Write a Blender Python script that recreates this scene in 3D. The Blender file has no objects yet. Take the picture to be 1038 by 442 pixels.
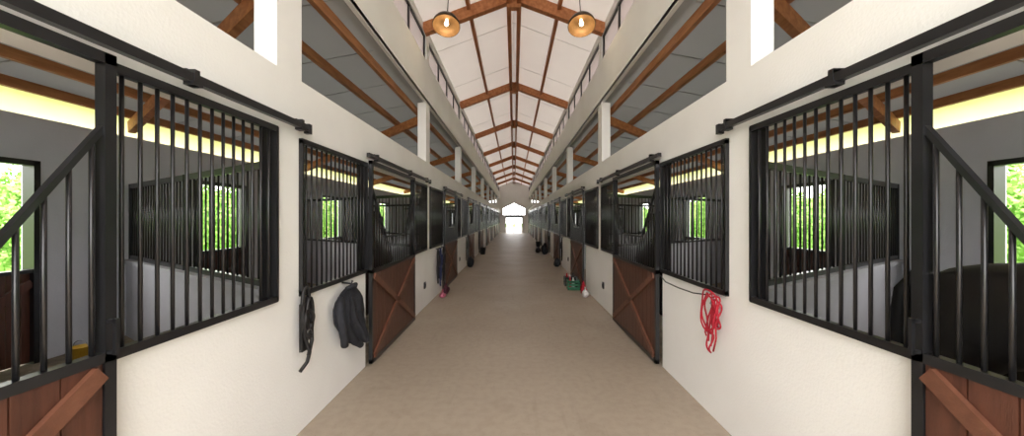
import bpy, math, random
from mathutils import Vector, Matrix
random.seed(7)
scene = bpy.context.scene
coll = scene.collection
W=1.65; CZ=1.65; OX=5.45; P=4.4; D0=2.72; NB=9; L=D0+P*NB
# ---------------------------------------------------------------- materials
def newmat(name):
    m=bpy.data.materials.new(name); m.use_nodes=True
    nt=m.node_tree; b=nt.nodes.get('Principled BSDF'); return m,nt,b
def mat(name,c1,c2=None,rough=.7,metal=0,scale=4,detail=6,bump=0,stretch=(1,1,1),bscale=None,spec=.3):
    m,nt,b=newmat(name)
    b.inputs['Roughness'].default_value=rough; b.inputs['Metallic'].default_value=metal
    b.inputs['Specular IOR Level'].default_value=spec
    if c2 is None: c2=tuple(v*.85 for v in c1)
    tc=nt.nodes.new('ShaderNodeTexCoord'); mp=nt.nodes.new('ShaderNodeMapping'); mp.inputs['Scale'].default_value=stretch
    n=nt.nodes.new('ShaderNodeTexNoise'); n.inputs['Scale'].default_value=scale; n.inputs['Detail'].default_value=detail
    r=nt.nodes.new('ShaderNodeValToRGB'); r.color_ramp.elements[0].position=.3; r.color_ramp.elements[1].position=.7
    r.color_ramp.elements[0].color=(*c2,1); r.color_ramp.elements[1].color=(*c1,1)
    l=nt.links.new
    l(tc.outputs['Object'],mp.inputs[0]); l(mp.outputs[0],n.inputs['Vector']); l(n.outputs['Fac'],r.inputs[0]); l(r.outputs[0],b.inputs['Base Color'])
    if bump:
        n2=nt.nodes.new('ShaderNodeTexNoise'); n2.inputs['Scale'].default_value=bscale or scale*8
        l(mp.outputs[0],n2.inputs['Vector'])
        bp=nt.nodes.new('ShaderNodeBump'); bp.inputs['Strength'].default_value=bump; bp.inputs['Distance'].default_value=.02
        l(n2.outputs['Fac'],bp.inputs['Height']); l(bp.outputs[0],b.inputs['Normal'])
    return m
def translucent(name,c,mix=.5,dc=None):
    m,nt,b=newmat(name); nt.nodes.remove(b)
    out=nt.nodes['Material Output']; d=nt.nodes.new('ShaderNodeBsdfDiffuse'); t=nt.nodes.new('ShaderNodeBsdfTranslucent'); x=nt.nodes.new('ShaderNodeMixShader')
    n=nt.nodes.new('ShaderNodeTexNoise'); n.inputs['Scale'].default_value=3
    r=nt.nodes.new('ShaderNodeValToRGB'); r.color_ramp.elements[0].color=(*[v*.88 for v in c],1); r.color_ramp.elements[1].color=(*c,1)
    tc=nt.nodes.new('ShaderNodeTexCoord')
    nt.links.new(tc.outputs['Object'],n.inputs['Vector']); nt.links.new(n.outputs['Fac'],r.inputs[0]); nt.links.new(r.outputs[0],t.inputs['Color'])
    d.inputs['Color'].default_value=(*(dc or c),1); x.inputs[0].default_value=mix
    nt.links.new(d.outputs[0],x.inputs[1]); nt.links.new(t.outputs[0],x.inputs[2]); nt.links.new(x.outputs[0],out.inputs[0])
    return m
M_wall=mat('white_plaster',(.87,.855,.83),(.81,.79,.765),rough=.75,scale=1.4,bump=.12,bscale=60)
M_outer=mat('grey_blue_plaster',(.60,.61,.66),(.54,.55,.60),rough=.85,scale=1.5,bump=.15,bscale=50)
M_part=mat('grey_plaster',(.46,.46,.49),(.40,.40,.42),rough=.85,scale=2,bump=.15,bscale=50)
M_black=mat('black_painted_steel',(.013,.013,.015),(.009,.009,.010),rough=.28,scale=10,spec=.6)
M_wood=mat('orange_brown_timber',(.48,.195,.075),(.30,.105,.038),rough=.55,scale=3,stretch=(6,1,6),bump=.1)
M_wood2=mat('brown_timber',(.46,.20,.085),(.30,.12,.05),rough=.6,scale=3,stretch=(6,1,6),bump=.1)
M_panel=mat('dark_brown_planks',(.105,.038,.023),(.055,.02,.012),rough=.4,scale=4,stretch=(8,8,1),bump=.1,spec=.5)
M_brace=mat('varnished_brown_brace',(.165,.066,.038),(.10,.038,.022),rough=.4,scale=4,stretch=(3,3,3),bump=.1,spec=.5)
M_ceil=translucent('white_roof_lining',(.78,.74,.71),.28,(.74,.715,.69))
M_stallceil=translucent('grey_roof_sheet',(.44,.44,.43),.26,(.44,.44,.44))
M_yel=translucent('pale_yellow_translucent_sheet',(1.0,.92,.74),1.0,(.95,.9,.7))
M_cler=translucent('frosted_pane',(.52,.465,.46),.62)
M_bed=mat('stall_bedding',(.30,.25,.19),(.20,.16,.12),rough=.95,scale=6,bump=.5)
M_grass=mat('grass',(.26,.40,.10),(.16,.29,.05),rough=.9,scale=3,bump=.5)
M_bounce=mat('pale_bounce_gravel',(.55,.52,.48),(.42,.40,.37),rough=.9,scale=12,bump=.5)
M_leaf=mat('leaves',(.36,.60,.15),(.20,.40,.07),rough=.7,scale=3)
M_trunk=mat('bark',(.12,.08,.05),(.07,.05,.03),rough=.9,scale=8)
M_horse_dark=mat('near_black_coat',(.012,.009,.008),(.007,.006,.006),rough=.55,scale=5)
M_horse_bay=mat('bay_coat',(.03,.015,.010),(.018,.010,.008),rough=.5,scale=4)
M_mane=mat('black_hair',(.008,.007,.007),(.004,.004,.004),rough=.6,scale=30,stretch=(1,1,6))
M_leather=mat('black_leather',(.016,.014,.014),(.010,.009,.009),rough=.45,scale=15)
M_cloth=mat('charcoal_fabric',(.028,.029,.035),(.014,.014,.018),rough=.85,scale=10,bump=.3)
M_red=mat('red_rope',(.50,.022,.04),(.32,.012,.025),rough=.8,scale=60,bump=.4)
M_maroon=mat('dark_maroon_fabric',(.10,.025,.04),(.06,.018,.025),rough=.8,scale=12)
M_pink=mat('pink_fabric',(.5,.14,.2),(.36,.09,.14),rough=.8,scale=12)
M_blue=mat('blue_webbing',(.03,.04,.12),(.02,.028,.08),rough=.7,scale=12)
M_green=mat('green_plastic',(.02,.12,.06),(.015,.09,.04),rough=.4,scale=12)
M_white=mat('white_fabric',(.75,.72,.72),(.6,.57,.57),rough=.8,scale=12)
M_yellow=mat('yellow_plastic',(.62,.40,.05),(.5,.30,.03),rough=.5,scale=12)
M_shade=mat('dark_bronze_shade',(.07,.045,.025),(.045,.03,.018),rough=.4,metal=.3,scale=12)
M_brass=mat('brass_reflector',(.34,.20,.09),(.24,.14,.06),rough=.5,metal=.4,scale=12)
M_steel=mat('galvanised_steel',(.4,.4,.42),(.3,.3,.32),rough=.35,metal=.9,scale=12)
def floor_mat():
    m,nt,b=newmat('worn_concrete_floor'); l=nt.links.new
    tc=nt.nodes.new('ShaderNodeTexCoord')
    def noise(sc,det,st=None):
        n=nt.nodes.new('ShaderNodeTexNoise'); n.inputs['Scale'].default_value=sc; n.inputs['Detail'].default_value=det
        if st:
            mp=nt.nodes.new('ShaderNodeMapping'); mp.inputs['Scale'].default_value=st; l(tc.outputs['Object'],mp.inputs[0]); l(mp.outputs[0],n.inputs['Vector'])
        else: l(tc.outputs['Object'],n.inputs['Vector'])
        return n
    def ramp(n,p0,c0,p1,c1):
        r=nt.nodes.new('ShaderNodeValToRGB'); r.color_ramp.elements[0].position=p0; r.color_ramp.elements[1].position=p1
        r.color_ramp.elements[0].color=(*c0,1); r.color_ramp.elements[1].color=(*c1,1); l(n.outputs['Fac'],r.inputs[0]); return r
    def mul(a,c,f=1):
        mx=nt.nodes.new('ShaderNodeMix'); mx.data_type='RGBA'; mx.blend_type='MULTIPLY'; mx.inputs[0].default_value=f
        l(a,mx.inputs[6]); l(c,mx.inputs[7]); return mx.outputs[2]
    c=noise(14,10)
    base=ramp(noise(.4,4),.3,(.355,.29,.225),.72,(.395,.325,.255))
    o=mul(base.outputs[0],ramp(c,.3,(.90,.89,.88),.6,(1,1,1)).outputs[0])
    o=mul(o,ramp(noise(2.6,12),.33,(.84,.82,.80),.40,(1,1,1)).outputs[0],.35)
    o=mul(o,ramp(noise(2.2,8,(6,.5,1)),.30,(.84,.83,.81),.40,(1,1,1)).outputs[0],.5)
    o=mul(o,ramp(noise(70,3),.29,(.55,.52,.48),.35,(1,1,1)).outputs[0],.7)
    l(o,b.inputs['Base Color'])
    rr=ramp(noise(1.2,5),.3,(.42,)*3,.7,(.58,)*3); l(rr.outputs[0],b.inputs['Roughness'])
    b.inputs['Specular IOR Level'].default_value=.38
    bp=nt.nodes.new('ShaderNodeBump'); bp.inputs['Strength'].default_value=.12; bp.inputs['Distance'].default_value=.008
    l(c.outputs['Fac'],bp.inputs['Height']); l(bp.outputs[0],b.inputs['Normal'])
    return m
M_floor=floor_mat()
m,nt,b=newmat('warm_bulb'); b.inputs['Base Color'].default_value=(1,.85,.6,1); b.inputs['Emission Color'].default_value=(1,.82,.55,1); b.inputs['Emission Strength'].default_value=5
M_bulb=m
# ---------------------------------------------------------------- mesh builder
class MB:
    def __init__(s): s.v=[]; s.f=[]; s.smooth=set()
    def box(s,x0,x1,y0,y1,z0,z1):
        if x0>x1:x0,x1=x1,x0
        if y0>y1:y0,y1=y1,y0
        n=len(s.v)
        s.v+=[(x0,y0,z0),(x1,y0,z0),(x1,y1,z0),(x0,y1,z0),(x0,y0,z1),(x1,y0,z1),(x1,y1,z1),(x0,y1,z1)]
        s.f+=[(n,n+3,n+2,n+1),(n+4,n+5,n+6,n+7),(n,n+1,n+5,n+4),(n+1,n+2,n+6,n+5),(n+2,n+3,n+7,n+6),(n+3,n,n+4,n+7)]
        return s
    def hexa(s,pts):
        n=len(s.v); s.v+=[tuple(p) for p in pts]
        s.f+=[(n,n+3,n+2,n+1),(n+4,n+5,n+6,n+7),(n,n+1,n+5,n+4),(n+1,n+2,n+6,n+5),(n+2,n+3,n+7,n+6),(n+3,n,n+4,n+7)]
        return s
    def beam(s,p0,p1,w,h,up=(0,0,1)):
        p0=Vector(p0);p1=Vector(p1);d=(p1-p0).normalized(); up=Vector(up)
        a=d.cross(up)
        if a.length<1e-4: a=d.cross(Vector((0,1,0)))
        a.normalize(); b=a.cross(d).normalized()
        a*=w/2;b*=h/2
        return s.hexa([p0-a-b,p0+a-b,p1+a-b,p1-a-b,p0-a+b,p0+a+b,p1+a+b,p1-a+b])
    def lathe(s,prof,c=(0,0,0),seg=24,axis=None):
        n=len(s.v); c=Vector(c)
        for r,z in prof:
            for i in range(seg):
                t=2*math.pi*i/seg; s.v.append((c.x+r*math.cos(t),c.y+r*math.sin(t),c.z+z))
        for j in range(len(prof)-1):
            for i in range(seg):
                k=(i+1)%seg; s.smooth.add(len(s.f)); s.f.append((n+j*seg+i,n+j*seg+k,n+(j+1)*seg+k,n+(j+1)*seg+i))
        return s
    def tube(s,pts,r,seg=8,cap=True):
        pts=[Vector(p) for p in pts]; n=len(s.v); m=len(pts)
        rs=r if isinstance(r,(list,tuple)) else [r]*m
        prev=None
        for i,p in enumerate(pts):
            d=(pts[min(i+1,m-1)]-pts[max(i-1,0)]).normalized()
            if prev is None:
                a=d.cross(Vector((0,0,1)))
                if a.length<1e-3:a=d.cross(Vector((0,1,0)))
            else: a=prev-d*prev.dot(d)
            if a.length<1e-5: a=d.orthogonal()
            a.normalize(); prev=a; b=d.cross(a)
            for j in range(seg):
                t=2*math.pi*j/seg; s.v.append(tuple(p+(a*math.cos(t)+b*math.sin(t))*rs[i]))
        for i in range(m-1):
            for j in range(seg):
                k=(j+1)%seg; s.smooth.add(len(s.f)); s.f.append((n+i*seg+j,n+i*seg+k,n+(i+1)*seg+k,n+(i+1)*seg+j))
        if cap:
            s.f.append(tuple(n+j for j in range(seg))[::-1]); s.f.append(tuple(n+(m-1)*seg+j for j in range(seg)))
        return s
    def mesh(s,name,mt,o=(0,0,0)):
        o=Vector(o); me=bpy.data.meshes.new(name); me.from_pydata([tuple(Vector(v)-o) for v in s.v],[],s.f); me.update()
        for i in s.smooth: me.polygons[i].use_smooth=True
        me.materials.append(mt); return me
    def obj(s,name,mt,o=(0,0,0),parent=None,bevel=0):
        me=s.mesh(name,mt,o); ob=bpy.data.objects.new(name,me); coll.objects.link(ob)
        if parent is not None: ob.parent=parent; ob.location=Vector(o)-Vector(parent.location) if parent.parent is None else Vector((0,0,0))
        else: ob.location=o
        if bevel:
            bv=ob.modifiers.new('b','BEVEL'); bv.width=bevel; bv.segments=2; bv.limit_method='ANGLE'
        return ob
def child(name,mesh,parent,loc=(0,0,0)):
    o=bpy.data.objects.new(name,mesh); coll.objects.link(o); o.parent=parent; o.location=loc; return o
def root(name,loc,label,cat,group=None):
    e=bpy.data.objects.new(name,None); e.empty_display_size=.1; coll.objects.link(e); e.location=loc
    e['label']=label; e['category']=cat
    if group:e['group']=group
    return e
def tag(o,label,cat,group=None):
    o['label']=label;o['category']=cat
    if group:o['group']=group
    return o
def struct(o,label=None,cat=None):
    o['kind']='structure'
    if label:o['label']=label
    if cat:o['category']=cat
    return o
# ---------------------------------------------------------------- floor + ground
Y0=-1.2
struct(MB().box(-W-.02,W+.02,Y0-2.5,L+9,-.15,0).obj('floor',M_floor),'worn tan concrete aisle floor','floor')
for s,nm in((-1,'floor_stall_left'),(1,'floor_stall_right')):
    struct(MB().box(s*(W+.02),s*(OX+.25),Y0,L,-.15,0).obj(nm,M_bed),'brown bedding covered stall floor','floor')
m=MB()
m.box(-14,14,-40,120,-.6,-.2)
for s in(-1,1):
    m.hexa([(s*14,-40,-.6),(s*26,-40,-.6),(s*26,120,-.6),(s*14,120,-.6),(s*14,-40,-.2),(s*26,-40,3.4),(s*26,120,3.4),(s*14,120,-.2)])
struct(m.obj('ground',M_grass),'green grass rising beyond the stable','ground')
struct(MB().box(-9,9,-40,L+30,-.25,-.155).obj('ground_bounce',M_bounce),'added pale gravel apron cutting green bounce from the grass','ground')  # apron added so the grass bounces less green light onto ceilings and frames
# ---------------------------------------------------------------- walls with openings
CT=4.62
def roofz(X): return 3.84-(X-W)*.185
def stall(k):
    if k==0: return None,(.05,1.475),(1.475,2.56)
    D=D0+P*(k-1)
    return (D+.13,D+1.41),(D+1.41,D+3.22),(D+3.22,D+4.24)
def zr(k): return (1.085,2.27) if k==0 else (1.06,2.25)
for s,nm in((-1,'wall_left'),(1,'wall_right')):
    m=MB(); xa,xb=s*W,s*(W+.16); xt=s*(W+.07)
    segs=[]
    for k in range(NB+1):
        A,Dr,B=stall(k)
        for t,r in(('w',A),('d',Dr),('w',B)):
            if r: segs.append((t,r,zr(k)))
    cur=Y0
    for t,(a,b2),(z0,z1) in segs:
        if a-cur>1e-3: m.box(xa,xt,cur,a,0,2.27)
        if t=='w': m.box(xa,xt,a,b2,0,z0)
        if z1<2.27: m.box(xa,xt,a,b2,z1,2.27)
        cur=b2
    m.box(xa,xt,cur,L,0,2.27)
    m.box(xa,xb,Y0,L,2.27,2.71)
    for k in range(-1,NB+1):
        D=D0+P*k
        if D<Y0: continue
        m.box(xa,xb,D-.13,min(D+.17,L),2.71,3.83)
    m.box(xa,xb,Y0,L,3.83,CT)
    m.box(xa,xb,Y0,L,5.08,5.22)
    for k in range(-1,NB+1):
        D=D0+P*k
        if D<Y0: continue
        m.box(xa,xb,D-.12,min(D+.12,L),CT,5.08)
    struct(m.obj(nm,M_wall),'cream-white plastered aisle wall with stall openings','wall')
    m=MB(); m.hexa([(s*(W+.07),Y0-.15,0),(s*(OX+.18),Y0-.15,0),(s*(OX+.18),Y0,0),(s*(W+.07),Y0,0),(s*(W+.07),Y0-.15,3.8),(s*(OX+.18),Y0-.15,roofz(OX)),(s*(OX+.18),Y0,roofz(OX)),(s*(W+.07),Y0,3.8)])
    struct(m.obj('wall_added_%s'%('left' if s<0 else 'right'),M_outer),'added unseen grey end wall keeping low light out of the stalls','wall')  # unseen wall, added to keep the low fill off the columns
# end wall
m=MB()
yE=L; AW=1.3; Z1,Z2,Z3=1.95,2.75,3.4
m.box(-OX-.2,-.95,yE,yE+.2,0,Z1).box(.95,OX+.2,yE,yE+.2,0,Z1)
m.box(-.95,.95,yE,yE+.2,1.75,Z1)
m.box(-OX-.2,-AW,yE,yE+.2,Z1,Z3).box(AW,OX+.2,yE,yE+.2,Z1,Z3).box(-W-.2,W+.2,yE,yE+.2,Z3,6.0)
for s in(-1,1):
    m.hexa([(0,yE,Z3),(s*AW,yE,Z2),(s*AW,yE+.2,Z2),(0,yE+.2,Z3),(0,yE,Z3+.01),(s*AW,yE,Z3+.01),(s*AW,yE+.2,Z3+.01),(0,yE+.2,Z3+.01)])
struct(m.obj('wall_end',M_wall),'cream-white gable wall closing the aisle','wall')
m=MB(); m.box(-1.0,-.90,yE-.05,yE+.1,0,1.78).box(.90,1.0,yE-.05,yE+.1,0,1.78).box(-1.0,1.0,yE-.05,yE+.1,1.70,1.9).box(-.05,.05,yE-.05,yE+.05,0,1.72)
struct(m.obj('door_1',M_black),'black framed glazed double doorway at the aisle end','door')
m=MB(); m.box(-AW,AW,yE-.02,yE+.05,1.93,2.0)
for x in(-AW,-.45,.45,AW): m.box(x-.03,x+.03,yE-.02,yE+.05,1.95,Z3-(Z3-Z2)*abs(x)/AW)
for s in(-1,1): m.beam((0,yE,Z3),(s*AW,yE,Z2),.07,.06,up=(0,1,0))
struct(m.obj('window_gable_1',M_black),'glazed gable window with dark bars above the end door','window')
# ---------------------------------------------------------------- outer walls
outer=[(3.0,4.25),(6.35,7.55),(10.5,11.9)]+[(14.9+P*i,16.2+P*i) for i in range(6)]
nd=2
for s,nm in((-1,'wall_outer_left'),(1,'wall_outer_right')):
    m=MB(); xa,xb=s*OX,s*(OX+.18); cur=Y0
    for a,b2 in outer:
        m.box(xa,xb,cur,a,0,2.8); m.box(xa,xb,a,b2,2.27,2.8); cur=b2
    m.box(xa,xb,cur,L,0,2.8)
    struct(m.obj(nm,M_outer),'grey-blue plastered rear stall wall','wall')
    struct(MB().box(s*(OX+.06),s*(OX+.065),Y0,L,2.8,3.12).obj('window_band_%d'%(1 if s<0 else 2),M_yel),'pale yellow translucent strip above the rear wall','window')
    for a,b2 in outer:
        m=MB(); x=s*(OX+.02); x2=s*(OX+.08)
        n=int((b2-a)/.12)
        for i in range(n):
            ya=a+(b2-a)*i/n; m.box(x,x2,ya+.004,a+(b2-a)*(i+1)/n-.004,.02,1.03)
        m.beam((s*(OX-.0),a+.05,.15),(s*(OX-.0),b2-.05,.92),.09,.03,up=(1,0,0))
        o=struct(m.obj('door_%d'%nd,M_panel),'dark brown plank lower half of a rear stable door','door'); 
        m=MB(); 
        for y in(a+.02,b2-.02): m.box(s*(OX-.03),s*(OX+.1),y-.03,y+.03,0,2.3)
        m.box(s*(OX-.03),s*(OX+.1),a,b2,2.24,2.3).box(s*(OX-.02),s*(OX+.1),a,b2,1.03,1.07)
        c=m.obj('frame',M_black,parent=o)
        nd+=1
# ---------------------------------------------------------------- stall ceilings
for s,nm in((-1,'ceiling_stall_left'),(1,'ceiling_stall_right')):
    xa,xb=W+.0,OX+.45
    m=MB()
    m.hexa([(s*xa,Y0-.1,roofz(xa)),(s*xb,Y0-.1,roofz(xb)),(s*xb,L+.3,roofz(xb)),(s*xa,L+.3,roofz(xa)),
            (s*xa,Y0-.1,roofz(xa)+.05),(s*xb,Y0-.1,roofz(xb)+.05),(s*xb,L+.3,roofz(xb)+.05),(s*xa,L+.3,roofz(xa)+.05)])
    y=Y0+.5
    while y<L:
        m.beam((s*(xa+.16),y,roofz(xa+.16)-.003),(s*xb,y,roofz(xb)-.003),.02,.008); y+=1.1
    struct(m.obj(nm,M_stallceil),'smooth grey panel lean-to roof','ceiling')
    for X in(1.90,2.45,3.15,3.95,4.75,5.34):
        o=MB().box(s*(X-.028),s*(X+.028),Y0,L-.01,roofz(X)-.12,roofz(X)-.01).obj('roof_purlin',M_wood2,o=(s*X,Y0,roofz(X)-.12))
        tag(o,'long brown timber purlin under the lean-to roof','beam','lean-to roof purlins')
# ---------------------------------------------------------------- oblique dividers + rafters
barmesh={}
def getbar(h,r=.010):
    key=(round(h,3),r)
    if key not in barmesh: barmesh[key]=MB().tube([(0,0,0),(0,0,h)],r,8).mesh('bar',M_black)
    return barmesh[key]
for s in(-1,1):
    for k in range(0,NB):
        D=D0+P*k
        def pt(X,z): 
            t=(X-W)/3.8; return Vector((s*X,D+.14+2.44*t,z))
        if pt(OX,0).y>L: continue
        m=MB().beam(pt(W+.15,.52),pt(OX,.52),.13,1.04)
        m.beam(pt(W+.15,1.045),pt(OX,1.045),.2,.05)
        o=struct(m.obj('wall_divider_%d'%(k*2+(1 if s<0 else 2)),M_part),'low grey plastered divider between stalls','wall')
        a=pt(W+.2,1.07); b2=pt(OX-.03,1.07)
        lab='black steel bar grille on the low wall between stalls'
        if k<2:
            r=root('divider_grille',a,lab,'grille','divider grilles')
            m=MB(); m.beam(a+Vector((0,0,.025)),b2+Vector((0,0,.025)),.05,.05); m.beam(a+Vector((0,0,1.03)),b2+Vector((0,0,1.03)),.05,.06)
            for q in(a,(a+b2)/2,b2): m.beam(q,q+Vector((0,0,1.06)),.05,.05,up=(0,1,0))
            m.obj('frame',M_black,o=a,parent=r)
            n=40; bm=getbar(.98,.0095)
            for i in range(1,n):
                if i==n//2: continue
                p=(b2-a)*i/n; child('bar',bm,r,(p.x,p.y,.04))
        else:
            m=MB(); m.beam(a+Vector((0,0,.025)),b2+Vector((0,0,.025)),.05,.05); m.beam(a+Vector((0,0,1.03)),b2+Vector((0,0,1.03)),.05,.06)
            for i in range(0,36):
                p=a+(b2-a)*i/35; m.beam(p,p+Vector((0,0,1.04)),.02,.02,up=(0,1,0))
            tag(m.obj('divider_grille',M_black,o=a),lab,'grille','divider grilles')
        p0=pt(W+.17,roofz(W+.17)-.20); p1=pt(OX+.0,roofz(OX)-.20)
        tag(MB().beam(p0,p1,.08,.16).obj('roof_rafter',M_wood,o=p0),'sloping orange-brown timber rafter above the stall divider','beam','lean-to rafters')
# ---------------------------------------------------------------- main roof
EZ,AZ=CZ+3.57,CZ+4.20
sl=(AZ-EZ)/W
m=MB()
for s in(-1,1):
    e=W+.22
    m.hexa([(0,Y0,AZ),(s*e,Y0,AZ-sl*e),(s*e,L+.3,AZ-sl*e),(0,L+.3,AZ),(0,Y0,AZ+.04),(s*e,Y0,AZ-sl*e+.04),(s*e,L+.3,AZ-sl*e+.04),(0,L+.3,AZ+.04)])
struct(m.obj('ceiling',M_ceil),'white gable roof lining letting daylight through','ceiling')
m=MB(); y=Y0+.4; 
while y<L:
    for s in(-1,1): m.beam((0,y,AZ-.002),(s*W,y,EZ-.002),.012,.008)
    y+=2.2
struct(m.obj('trim_1',mat('seam_white',(.7,.68,.66),None,rough=.7)),'thin joint strips of the roof lining','trim')
for x in(-.095,.095):
    tag(MB().box(x-.04,x+.04,Y0,L,AZ-.32,AZ-.04).obj('ridge_beam',M_wood,o=(x,Y0,AZ-.32)),'long orange-brown timber ridge beam','beam','ridge beams')
for x in(-.82,.82):
    z=AZ-sl*.82
    tag(MB().box(x-.03,x+.03,Y0,L,z-.12,z-.01).obj('roof_purlin',M_wood,o=(x,Y0,z-.12)),'long orange-brown timber purlin under the gable roof','beam','gable roof purlins')
ty=[2.3,6.8]+[11.4+P*i for i in range(7)]
for y in ty:
    r=root('roof_truss',(0,y,EZ-.1),'pair of orange-brown timber rafters meeting at the ridge','roof truss','roof trusses')
    for s in(-1,1):
        MB().beam((0,y,AZ-.14),(s*(W+.0),y,EZ-.13),.13,.20).obj('rafter',M_wood,o=(0,y,AZ-.13),parent=r)
    MB().box(-.13,.13,y-.07,y+.07,AZ-.38,AZ-.06).obj('ridge_block',M_wood,o=(0,y,AZ-.3),parent=r,bevel=.01)
# clerestory
n=1
for s in(-1,1):
    for k in range(-1,NB):
        D=D0+P*k; a=max(D+.12,Y0); b2=D+P-.12
        x=s*(W+.06)
        o=struct(MB().box(x-.003,x+.003,a,b2,CT+.01,5.07).obj('window_%d'%n,M_cler),'frosted clerestory window strip with black frame','window'); n+=1
        m=MB(); xf=s*(W+.035)
        m.box(xf-.015,xf+.015,a,b2,CT,CT+.035).box(xf-.015,xf+.015,a,b2,5.045,5.08)
        q=4
        for i in range(q+1):
            y=a+.02+(b2-a-.04)*i/q; m.box(xf-.015,xf+.015,y-.022,y+.022,CT,5.08)
        m.obj('frame',M_black,parent=o)
# ---------------------------------------------------------------- front grilles
def grille(s,rng,z0,z1,detail,lab):
    a,b2=rng; xf=s*(W-.012); o=(xf,a,z0)
    m=MB(); t=.028
    m.box(xf-.018,xf+.018,a,b2,z0-.012,z0+t).box(xf-.018,xf+.018,a,b2,z1-t,z1+.012)
    m.box(xf-.018,xf+.018,a,a+t,z0,z1).box(s*(W-.03),s*(W+.075),b2-.02,b2+.005,z0-.005,z1+.005)
    n=max(4,round((b2-a)/.078)); 
    if detail:
        r=root('stall_window_grille',o,lab,'grille','stall window grilles')
        m.obj('frame',M_black,o=o,parent=r)
        bm=getbar(z1-z0-.04,.0085)
        for i in range(1,n): child('bar',bm,r,(0,(b2-a)*i/n,.02))
    else:
        for i in range(1,n):
            y=a+(b2-a)*i/n; m.box(xf-.01,xf+.01,y-.01,y+.01,z0,z1)
        tag(m.obj('stall_window_grille',M_black,o=o),lab,'grille','stall window grilles')
def wood_panel(s,xf,a,b2,z0,z1,r,o):
    m=MB(); n=max(6,round((b2-a)/.13))
    for i in range(n):
        ya=a+(b2-a)*i/n; yb=a+(b2-a)*(i+1)/n
        m.box(xf-.012,xf+.012,ya+.003,yb-.003,z0,z1)
    w=m.obj('wood_panel',M_panel,o=o,parent=r)
    xb=xf-s*.025
    for (p,q) in(((a+.02,z0+.03),(b2-.02,z1-.03)),((a+.02,z1-.03),(b2-.02,z0+.03))):
        m=MB().beam((xb,p[0],p[1]),(xb,q[0],q[1]),.065,.022,up=(1,0,0))
        me=m.mesh('brace',M_brace,o); child('brace',me,w)
def stalldoor(s,k,detail):
    _,(a,b2),_=stall(k)
    xf=s*(W-.055); z0=.03; z1=2.29; zm=1.09 if k==0 else 1.03
    r=root('stall_door',(xf,a,0),'sliding stable door with black steel yoke top and brown braced plank bottom','door','sliding stable doors')
    o=(xf,a,0); t=.042
    m=MB()
    m.box(xf-.02,xf+.02,a,a+t,z0,z1).box(xf-.02,xf+.02,b2-t,b2,z0,z1)
    m.box(xf-.02,xf+.02,a,b2,z0,z0+t).box(xf-.02,xf+.02,a,b2,z1-t,z1).box(xf-.02,xf+.02,a,b2,zm,zm+.04)
    m.obj('frame',M_black,o=o,parent=r)
    W2=b2-a; run=.5; zt=2.02; zb=1.42 
    pts=[(a+t/2,zt),(a+run,zb),(b2-run,zb),(b2-t/2,zt)]
    if k==0: pts=[(a+t/2,zt),(a+.46,1.38),(b2-.46,1.38),(b2-t/2,zt)]
    m=MB()
    for p,q in zip(pts[:-1],pts[1:]): m.beam((xf,p[0],p[1]),(xf,q[0],q[1]),.02,.024,up=(1,0,0))
    m.obj('yoke_rail',M_black,o=o,parent=r)
    def zy(y):
        for p,q in zip(pts[:-1],pts[1:]):
            if p[0]<=y<=q[0]: return p[1]+(q[1]-p[1])*(y-p[0])/(q[0]-p[0])
        return zt
    n=round(W2/(.07 if k==0 else .08))
    mm=MB()
    for i in range(1,n):
        y=a+W2*i/n; h=zy(y)-zm-.04
        if detail: child('bar',getbar(round(h,3),.008),r,(0,y-a,zm+.04))
        else: mm.box(xf-.009,xf+.009,y-.009,y+.009,zm+.04,zm+.04+h)
    if not detail: mm.obj('bars',M_black,o=o,parent=r)
    wood_panel(s,xf,a+t,b2-t,z0+t,zm,r,o)
    yh=b2-.03
    MB().beam((xf-s*.05,yh,1.12),(xf-s*.05,yh,1.26),.014,.014,up=(0,1,0)).beam((xf-s*.02,yh,1.13),(xf-s*.05,yh,1.13),.014,.014).beam((xf-s*.02,yh,1.25),(xf-s*.05,yh,1.25),.014,.014).obj('handle',M_black,o=o,parent=r)
    ya,yb=(-1.1,2.90) if k==0 else (a-.06,b2+1.15)
    zt2=2.34
    r=root('sliding_door_track',(xf,ya,zt2),'black steel overhead rail on the aisle wall','rail','sliding door rails')
    MB().box(xf-.018,xf+.018,ya,yb,zt2-.02,zt2+.025).box(xf-.022,xf+.022,yb-.04,yb,zt2-.04,zt2+.035).obj('rail',M_black,o=(xf,ya,zt2),parent=r)
    for y in([1.85,2.78,.4] if k==0 else [a+.2,b2-.2,b2+.9]):
        m=MB().box(xf-.02,s*W,y-.015,y+.015,zt2+.02,zt2+.05)
        m.box(xf-.025,xf+.025,y-.03,y+.03,zt2-.035,zt2-.015).box(xf-.022,xf+.022,y-.015,y+.015,zt2-.035,zt2+.045)
        m.obj('bracket',M_black,o=(xf,y,zt2),parent=r)
for s in(-1,1):
    for k in range(NB+1):
        A,Dr,B=stall(k); z0,z1=zr(k)
        if A: grille(s,A,z0,z1,k<=2,'black steel window grille with vertical bars in the aisle wall')
        if B: grille(s,B,z0,z1,k<=2,'black steel window grille with vertical bars in the aisle wall')
        stalldoor(s,k,k<=1)
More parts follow.
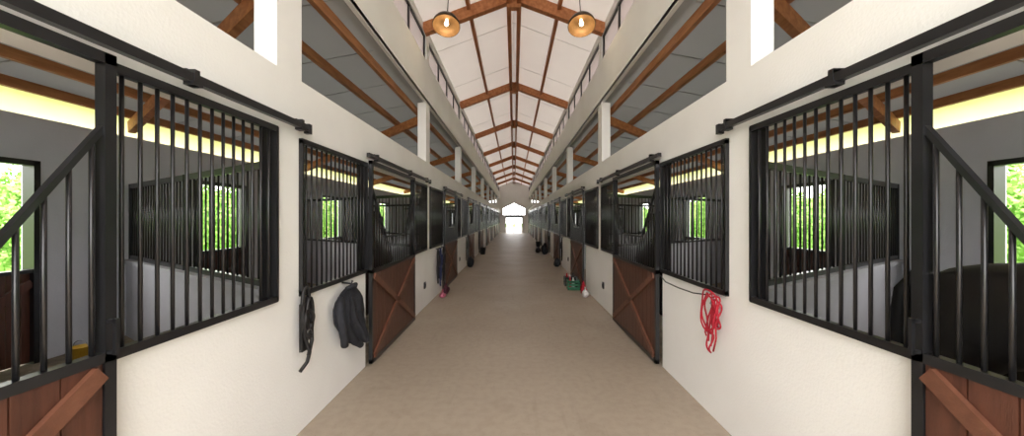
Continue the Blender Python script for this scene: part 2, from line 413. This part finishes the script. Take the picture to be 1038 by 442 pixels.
# ---------------------------------------------------------------- pendants
for s in(-1,1):
    y=6.15; X=s*1.12; z=CZ+3.17
    r=root('pendant_lamp',(X,y,z),'round bronze dome lamp with warm bulb hung under the roof','lamp','dome lamps')
    MB().lathe([(.225,0),(.23,.012),(.222,.06),(.19,.12),(.13,.165),(.05,.19),(.03,.23),(0,.23)],(0,0,0),32).obj('lamp_shade',M_shade,o=(0,0,0),parent=r).location=(0,0,0)
    MB().lathe([(.220,.002),(.212,.055),(.18,.11),(.11,.15),(0,.165)],(0,0,0),32).obj('reflector',M_brass,parent=r).location=(0,0,0)
    MB().lathe([(0,.02),(.03,.03),(.038,.06),(.03,.09),(.02,.15)],(0,0,0),16).obj('bulb',M_bulb,parent=r).location=(0,0,0)
    MB().tube([(0,0,.22),(0,-.03,AZ-sl*1.12-z)],.008).obj('stem',M_black,parent=r).location=(0,0,0)
    r.rotation_euler=(math.radians(-22),0,0)
# ---------------------------------------------------------------- horses
def horse(loc,rot,scale,coat,label,headlow=0):
    V=[(-.55,0,1.17),(-.1,0,1.10),(.35,0,1.12),(.60,0,1.28),(.86,0,1.50-headlow*.5),(1.06,0,1.68-headlow),(1.24,0,1.53-headlow),(1.46,0,1.27-headlow),(-.80,0,1.18)]
    R=[.27,.30,.27,.20,.14,.115,.10,.065,.13]
    E=[(0,1),(1,2),(2,3),(3,4),(4,5),(5,6),(6,7),(0,8)]
    def add(p,r,fr): V.append(p);R.append(r);E.append((fr,len(V)-1));return len(V)-1
    for q in(-1,1):
        i=add((-.52,q*.15,.92),.16,0); i=add((-.76,q*.16,.55),.075,i); i=add((-.70,q*.16,.20),.048,i); i=add((-.64,q*.16,.04),.062,i)
        i=add((.40,q*.14,.84),.12,2); i=add((.42,q*.15,.48),.066,i); i=add((.41,q*.15,.18),.046,i); i=add((.46,q*.15,.04),.06,i)
        add((1.03,q*.07,1.83-headlow),.022,5)
    me=bpy.data.meshes.new('horse'); me.from_pydata(V,E,[]); ob=bpy.data.objects.new('horse_tmp',me); coll.objects.link(ob)
    ob.modifiers.new('s','SKIN'); sv=me.skin_vertices[0].data
    for i,r in enumerate(R): sv[i].radius=(r,r*.86 if i<4 else r)
    sv[0].use_root=True
    sd=ob.modifiers.new('d','SUBSURF'); sd.levels=2; sd.render_levels=2
    dg=bpy.context.evaluated_depsgraph_get(); dg.update()
    nm=bpy.data.meshes.new_from_object(ob.evaluated_get(dg)); bpy.data.objects.remove(ob)
    zmin=min(v.co.z for v in nm.vertices)
    for v in nm.vertices: v.co.z-=zmin
    for p in nm.polygons:p.use_smooth=True
    nm.materials.clear(); nm.materials.append(coat)
    r=root('horse',loc,label,'horse'); r.rotation_euler=(0,0,rot); r.scale=(scale,)*3
    child('body',nm,r)
    m=MB()
    for i in range(9):
        a=random.uniform(-.04,.04);c=random.uniform(-.02,.02)
        m.tube([(-.84,a*.3,1.22-zmin),(-.91,a,1.10-zmin),(-.92+c,a*1.5,.8-zmin),(-.91+c,a*1.8,.5-zmin),(-.90,a*1.2,.38-zmin)],[.03,.035,.04,.03,.01],6)
    child('tail',m.mesh('tail',M_mane),r)
    m=MB()
    for i in range(16):
        t=i/15; px=.58+(1.04-.58)*t; pz=1.46+(1.83-1.46)*t-headlow*(t**1.2)-zmin
        m.tube([(px-.03,0,pz+.01),(px-.07,.07,pz+.0),(px-.05,.13,pz-.10),(px-.04,.14,pz-.2)],[.015,.03,.026,.008],5)
    child('mane',m.mesh('mane',M_mane),r)
    m=MB()
    for q in(-1,1):
        m.lathe([(0,-.02),(.018,-.01),(.02,0),(.014,.014),(0,.02)],(1.17,q*.088,1.60-headlow-zmin),10)
    child('eye',m.mesh('eye',M_leather),r)
    m=MB()
    def ring(c,rad,ax):
        ax=Vector(ax).normalized(); u=ax.orthogonal().normalized(); v=ax.cross(u)
        m.tube([Vector(c)+(u*math.cos(t)+v*math.sin(t))*rad for t in[2*math.pi*j/20 for j in range(21)]],.009,6,False)
    hd=Vector((.22,0,-.26)).normalized()
    ring((1.36,0,1.39-headlow-zmin),.095,hd); ring((1.14,0,1.63-headlow-zmin),.125,(.35,0,-.2))
    child('halter',m.mesh('halter',M_leather),r)
    return r
horse((2.68,1.42,0),math.radians(-84),1.12,M_horse_dark,'near-black horse standing close behind the stall bars')
horse((-2.5,6.75,0),math.radians(-72.5),.97,M_horse_bay,'dark bay horse standing in its stall behind the sliding door')
horse((2.5,6.75,0),math.radians(-107.5),.97,M_horse_dark,'dark horse standing in its stall behind the sliding door')
# ---------------------------------------------------------------- tack and clutter
def arc(c,ry,rz,x,a0=0,a1=360,n=28,wob=0,ph=0):
    return [(x+wob*math.sin(3*t+ph),c[0]+ry*math.cos(t)+wob*math.sin(2*t+ph),c[1]+rz*math.sin(t)) for t in[math.radians(a0+(a1-a0)*i/n) for i in range(n+1)]]
xl=-(W-.05)
r=root('bridle',(xl,2.84,.98),'black leather bridle hanging from the grille on the cream wall','bridle')
m=MB(); m.tube(arc((2.86,.96),.05,.16,xl),.016,6); m.tube(arc((2.88,.90),.04,.13,xl+.02),.016,6); m.tube(arc((2.84,.84),.05,.10,xl+.03,wob=.01),.016,6)
m.box(xl-.012,xl+.012,2.79,2.86,.64,1.0); m.box(xl-.02,xl+.0,2.83,2.91,.70,1.04)
m.obj('headstall',M_leather,o=(xl,2.84,.98),parent=r)
m=MB(); m.tube([(xl,2.83,1.06),(xl+.01,2.80,.9),(xl+.02,2.81,.75),(xl+.03,2.86,.62),(xl+.02,2.84,.55),(xl+.0,2.78,.50)],.014,6)
m.tube([(xl,2.87,1.04),(xl+.02,2.9,.85),(xl+.03,2.89,.70),(xl+.03,2.84,.60)],.014,6)
m.obj('rein',M_leather,o=(xl,2.84,.98),parent=r)
m=MB(); m.tube(arc((2.85,.76),.03,.035,xl+.03),.006,6); m.obj('bit_ring',M_steel,o=(xl,2.84,.98),parent=r)
o0=(-(W-.03),3.62,.98)
r=root('hanging_jacket',o0,'charcoal riding jacket hanging limply draped on the cream wall','jacket')
m=MB(); NX,NZ=60,44; base=len(m.v)
prof=[(0,3.54,3.66),(.07,3.42,3.76),(.16,3.32,3.84),(.26,3.28,3.90),(.36,3.28,3.92),(.48,3.30,3.95),(.6,3.36,3.96),(.7,3.42,4.0),(.8,3.50,4.0),(.88,3.55,4.02),(.95,3.66,4.0),(1,3.74,3.97)]
def ip(v):
    for p,q in zip(prof[:-1],prof[1:]):
        if v<=q[0]:
            t=(v-p[0])/(q[0]-p[0]); return p[1]+(q[1]-p[1])*t,p[2]+(q[2]-p[2])*t
    return prof[-1][1:]
for j in range(NZ+1):
    v=j/NZ; ya,yb=ip(v)
    for i in range(NX+1):
        u=i/NX
        y=ya+(yb-ya)*u
        fold=.026*math.sin(u*24+v*2+.8*math.sin(v*4))*(.3+v*.9)+.014*math.sin(u*9-v*5)+.006*math.sin(u*37+v*9)
        puff=.045*math.sin(math.pi*u)**.5*min(1,v*3+.2)
        x=-(W-.035)+puff+max(-.02,fold*(.3+.7*math.sin(math.pi*u)))+.02
        z=1.0-.64*v+(.02*math.sin(u*14+2)+.015*math.sin(u*23))*v-.03*math.sin(u*3.1)*(1-v)
        m.v.append((x,y,z))
for j in range(NZ):
    for i in range(NX):
        a=base+j*(NX+1)+i; m.smooth.add(len(m.f)); m.f.append((a,a+1,a+NX+2,a+NX+1))
o=m.obj('body',M_cloth,o=o0,parent=r); sd=o.modifiers.new('t','SOLIDIFY'); sd.thickness=.008; sd.offset=1
m=MB().tube([(-(W-.07),3.40,.92),(-(W-.09),3.33,.84),(-(W-.10),3.33,.74),(-(W-.10),3.36,.64),(-(W-.10),3.40,.54),(-(W-.09),3.43,.47)],[.03,.04,.038,.036,.034,.034],12); m.obj('sleeve',M_cloth,o=o0,parent=r)
m=MB().tube([(-(W-.07),3.50,.985),(-(W-.10),3.55,1.0),(-(W-.10),3.64,1.0),(-(W-.07),3.70,.96)],[.016,.022,.022,.016],10); m.obj('collar',M_cloth,o=o0,parent=r)
m=MB().tube([(-(W),3.57,1.03),(-(W-.09),3.57,1.02),(-(W-.1),3.57,1.05)],.010,8); m.obj('hook',M_black,o=o0,parent=r)
# red lead rope
xr=W-.06; yr=2.95
r=root('lead_rope',(xr,yr,1.02),'red lead rope coiled and hanging from the grille sill','rope')
m=MB()
for i in range(5):
    m.tube(arc((yr+random.uniform(-.04,.04),.90+random.uniform(-.03,.03)),.045+.018*i,.11+.016*i,xr-.010*i,wob=.014,ph=i*1.7),.0068,6)
for i in range(4):
    y=yr-.05+.035*i
    m.tube([(xr,yr,1.0),(xr-.02,y,.85),(xr-.03,y-.03+.02*i,.72),(xr-.02,y+.03,.60+.03*i)],.0068,6)
m.tube(arc((yr-.02,.68),.035,.09,xr-.05,wob=.012),.0068,6)
m.obj('coil',M_red,o=(xr,yr,1.02),parent=r)
MB().tube([(xr+.02,yr-.02,1.04),(xr-.02,yr-.02,1.03),(xr-.03,yr,.97)],.009,6).obj('clip',M_steel,o=(xr,yr,1.02),parent=r)
o=MB().tube([(xr,3.05,1.02),(xr,3.3,.985),(xr,3.6,.975),(xr,3.9,.98),(xr,4.08,1.04)],.006,6).obj('cord',M_leather,o=(xr,3.1,1.0)); tag(o,'thin dark cord slung under the window grille','cord')
def halter(X,y,z,mt,lab,drop=.5):
    r=root('halter',(X,y,z),lab,'halter')
    m=MB(); m.tube(arc((y,z-.15),.07,.15,X),.014,6); m.tube(arc((y+.03,z-.25),.06,.11,X+.02*(-1 if X>0 else 1)),.014,6)
    m.tube([(X,y-.04,z-.25),(X,y-.07,z-.25-drop*.4),(X,y-.03,z-.25-drop*.8),(X,y,z-.25-drop)],.018,6)
    m.tube([(X,y+.05,z-.3),(X,y+.09,z-.3-drop*.3),(X,y+.06,z-.3-drop*.7)],.016,6)
    m.tube([(X,y,z-.2),(X,y+.02,z-.3-drop*.3),(X,y-.01,z-.3-drop*.6)],.02,6)
    m.obj('strap',mt,o=(X,y,z),parent=r)
    MB().tube([(X*1.03,y,z+.01),(X*.985,y,z+.01),(X*.98,y,z+.03)],.01,6).obj('hook',M_black,o=(X,y,z),parent=r)
halter(-(W-.08),7.70,1.0,M_leather,'black halter hanging beside a blue halter',.45)
halter(-(W-.08),7.95,1.0,M_blue,'blue webbing halter hanging on the cream wall',.55)
halter(-(W-.08),8.28,1.0,M_leather,'black halter hanging next to the sliding door',.5)
halter(-(W-.08),12.3,1.0,M_leather,'black halter hanging on the cream wall',.5)
halter(-(W-.08),16.6,1.0,M_leather,'black halter hanging on the cream wall',.5)
halter((W-.08),12.2,1.0,M_leather,'black halter hanging on the cream wall',.5)
halter((W-.08),16.3,1.0,M_leather,'black halter hanging on the cream wall',.6)
halter((W-.08),16.9,1.0,M_leather,'black halter hanging on the cream wall',.6)
def crumple(name,c,size,mt,lab,cat):
    m=MB(); sg=24; n=len(m.v); q=random.uniform(0,6); J=14
    for j in range(J+1):
        ph=math.pi*j/J
        for i in range(sg):
            t=2*math.pi*i/sg; k=1+.22*math.sin(3*t+j*.5+q)+.12*math.sin(7*t+1.3*j)+.08*math.sin(11*t-q)
            m.v.append((c[0]+size[0]*k*math.sin(ph)**.7*math.cos(t),c[1]+size[1]*k*math.sin(ph)**.7*math.sin(t),c[2]+size[2]*(1-math.cos(ph))/2*(1+.2*math.sin(2*t+q)+.1*math.sin(5*t))))
    for j in range(J):
        for i in range(sg):
            k=(i+1)%sg; m.smooth.add(len(m.f)); m.f.append((n+j*sg+i,n+j*sg+k,n+(j+1)*sg+k,n+(j+1)*sg+i))
    r=root(name,c,lab,cat)
    m.obj('body',mt,o=c,parent=r)
    a=(c[0],c[1],c[2]+size[2]*.9)
    MB().tube([(c[0],c[1]-size[1]*.6,a[2]),(c[0],c[1]-size[1]*.3,a[2]+.08),(c[0],c[1]+size[1]*.3,a[2]+.08),(c[0],c[1]+size[1]*.6,a[2])],.01,6).obj('handle',mt,o=c,parent=r)
crumple('cloth_bag',(-1.48,7.72,0),(.06,.10,.10),M_pink,'small pink cloth bag on the floor by the wall','bag')
crumple('cloth_bag',(-1.48,8.1,0),(.06,.14,.16),M_maroon,'small maroon cloth bag on the floor by the wall','bag')
crumple('cloth_bag',(1.48,7.75,0),(.06,.11,.14),M_white,'white cloth bag on the floor by the wall','bag')
crumple('cloth_bag',(1.50,8.05,0),(.06,.10,.22),M_red,'red cloth bag beside a white bag on the floor','bag')
crumple('tack_bag',(-1.46,12.5,0),(.10,.2,.28),M_cloth,'dark lumpy tack bag slumped on the aisle floor','bag')
crumple('tack_bag',(1.46,12.6,0),(.10,.2,.24),M_cloth,'dark lumpy tack bag slumped on the aisle floor','bag')
crumple('tack_bag',(1.38,16.8,0),(.13,.25,.42),M_cloth,'tall dark tack bag slumped on the aisle floor','bag')
crumple('tack_bag',(1.14,17.6,0),(.12,.16,.24),M_leather,'small dark tack bag lying out on the aisle floor','bag')
def crate(c,mt,lab,w=.27,d=.22,h=.22):
    r=root('crate',c,lab,'crate'); x,y,z=c; m=MB(); t=.015
    m.box(x-w/2,x+w/2,y-d/2,y+d/2,z,z+t)
    for zz in(.02,.095,.165):
        m.box(x-w/2,x+w/2,y-d/2,y-d/2+t,z+zz,z+zz+.05).box(x-w/2,x+w/2,y+d/2-t,y+d/2,z+zz,z+zz+.05)
        m.box(x-w/2,x-w/2+t,y-d/2,y+d/2,z+zz,z+zz+.05).box(x+w/2-t,x+w/2,y-d/2,y+d/2,z+zz,z+zz+.05)
    for sx in(-1,1):
        for sy in(-1,1): m.box(x+sx*(w/2-.01)-.015,x+sx*(w/2-.01)+.015,y+sy*(d/2-.01)-.015,y+sy*(d/2-.01)+.015,z,z+h)
    m.obj('body',mt,o=c,parent=r)
    for i,(dx,hh,mm) in enumerate(((-.075,.3,M_red),(0,.27,M_white),(.075,.31,M_black))):
        MB().lathe([(0,.02),(.032,.02),(.032,.2),(.015,hh-.04),(.015,hh),(0,hh)],(x+dx,y,z),12).obj('bottle',mm,o=c,parent=r)
crate((1.37,8.6,0),M_green,'dark green plastic crate of grooming bottles on the floor')
crate((1.37,9.1,0),M_black,'black plastic crate on the floor behind a green crate')
def bucket(c,mt,lab,sc=1):
    r=root('bucket',c,lab,'bucket'); x,y,z=c
    MB().lathe([(0,.0),(.11*sc,0),(.15*sc,.3*sc),(.16*sc,.3*sc),(.16*sc,.31*sc),(.14*sc,.31*sc),(.10*sc,.02),(0,.02)],c,20).obj('body',mt,o=c,parent=r)
    MB().tube([(x+.15*sc*math.cos(t),y,z+.29*sc+.13*sc*math.sin(t)) for t in[math.pi*j/12 for j in range(13)]],.005,6).obj('handle',M_steel,o=c,parent=r)
bucket((-1.42,16.9,0),M_black,'black rubber bucket standing on the aisle floor')
bucket((1.38,21.2,0),M_black,'black rubber bucket standing on the aisle floor')
bucket((-4.95,4.25,0),M_yellow,'yellow plastic bucket on the stall floor',.6)
for s in(-1,1):
    for y in(6.85,11.25):
        m=MB().box(s*W,s*(W-.02),y-.05,y+.05,.35,.47); r=root('wall_socket',(s*W,y,.41),'small black wall socket low on the cream wall','socket','wall sockets')
        m.obj('plate',M_black,o=(s*W,y,.41),parent=r,bevel=.004)
        MB().box(s*(W-.02),s*(W-.026),y-.03,y+.03,.38,.44).obj('cover',M_cloth,o=(s*W,y,.41),parent=r)
# ---------------------------------------------------------------- outside shrubs
def shrubmesh():
    m=MB()
    for i in range(5200):
        th=random.uniform(0,2*math.pi); ph=math.acos(random.uniform(-.75,1)); rr=1.25*random.uniform(.75,1.05)*(1+.12*math.sin(3*th)+.1*math.cos(5*ph))
        c=Vector((rr*math.sin(ph)*math.cos(th),rr*math.sin(ph)*math.sin(th),1.45+rr*1.15*math.cos(ph)))
        u=Vector((random.uniform(-1,1),random.uniform(-1,1),random.uniform(-1,1))).normalized(); v=u.orthogonal().normalized(); 
        u*=.085; v*=.045; n=len(m.v)
        m.v+=[tuple(c-u),tuple(c-v),tuple(c+u),tuple(c+v)]; m.f.append((n,n+1,n+2,n+3))
    return m.mesh('foliage',M_leaf)
SM=shrubmesh(); TM=MB().tube([(0,0,-.1),(.03,0,.5),(0,.02,1.0),(.02,0,1.8)],[.1,.08,.07,.03],8).mesh('trunk',M_trunk)
for s in(-1,1):
    for i in range(9):
        y=5.6+i*3.5; X=s*(11.2+(i%2)*.5)
        r=root('shrub',(X,y,-.18),'sunlit leafy green bush on the grass outside the stable','bush','bushes outside'); r.rotation_euler=(0,0,random.uniform(0,6)); q=random.uniform(.92,1.05); r.scale=(q,q,q*1.1)
        child('foliage',SM,r); child('trunk',TM,r)
# ---------------------------------------------------------------- light
w=bpy.data.worlds.new('world'); scene.world=w; w.use_nodes=True; nt=w.node_tree; bg=nt.nodes['Background']
bg.inputs[0].default_value=(1,.985,.975,1); bg.inputs[1].default_value=6.2
sun=bpy.data.lights.new('sun','SUN'); sun.energy=5; sun.angle=math.radians(3); sun.color=(1,.95,.85); so=bpy.data.objects.new('sun',sun); coll.objects.link(so); so.rotation_euler=(math.radians(25),math.radians(12),0)
f=bpy.data.lights.new('fill_soft','SUN'); f.energy=1.3; f.angle=math.radians(70); f.color=(1,.97,.93); fo=bpy.data.objects.new('fill_soft',f); coll.objects.link(fo); fo.rotation_euler=(math.radians(84),0,0)  # added wide fill from behind the camera, not a second sun
for s in(-1,1):
    p=bpy.data.lights.new('lamp_light','POINT'); p.energy=2.5; p.color=(1,.78,.5); p.shadow_soft_size=.02; o=bpy.data.objects.new('lamp_light',p); coll.objects.link(o); o.location=(s*1.12,6.13,CZ+3.165)
# ---------------------------------------------------------------- camera
c=bpy.data.cameras.new('camera'); co=bpy.data.objects.new('camera',c); coll.objects.link(co); co.location=(0,0,CZ); co.rotation_euler=(math.radians(90),0,0)
c.sensor_width=36; c.lens=377/1038*36; c.shift_x=-2/1038; c.shift_y=0; c.clip_start=.02; c.clip_end=500
scene.camera=co
scene.view_settings.view_transform='Standard'; scene.view_settings.exposure=.15
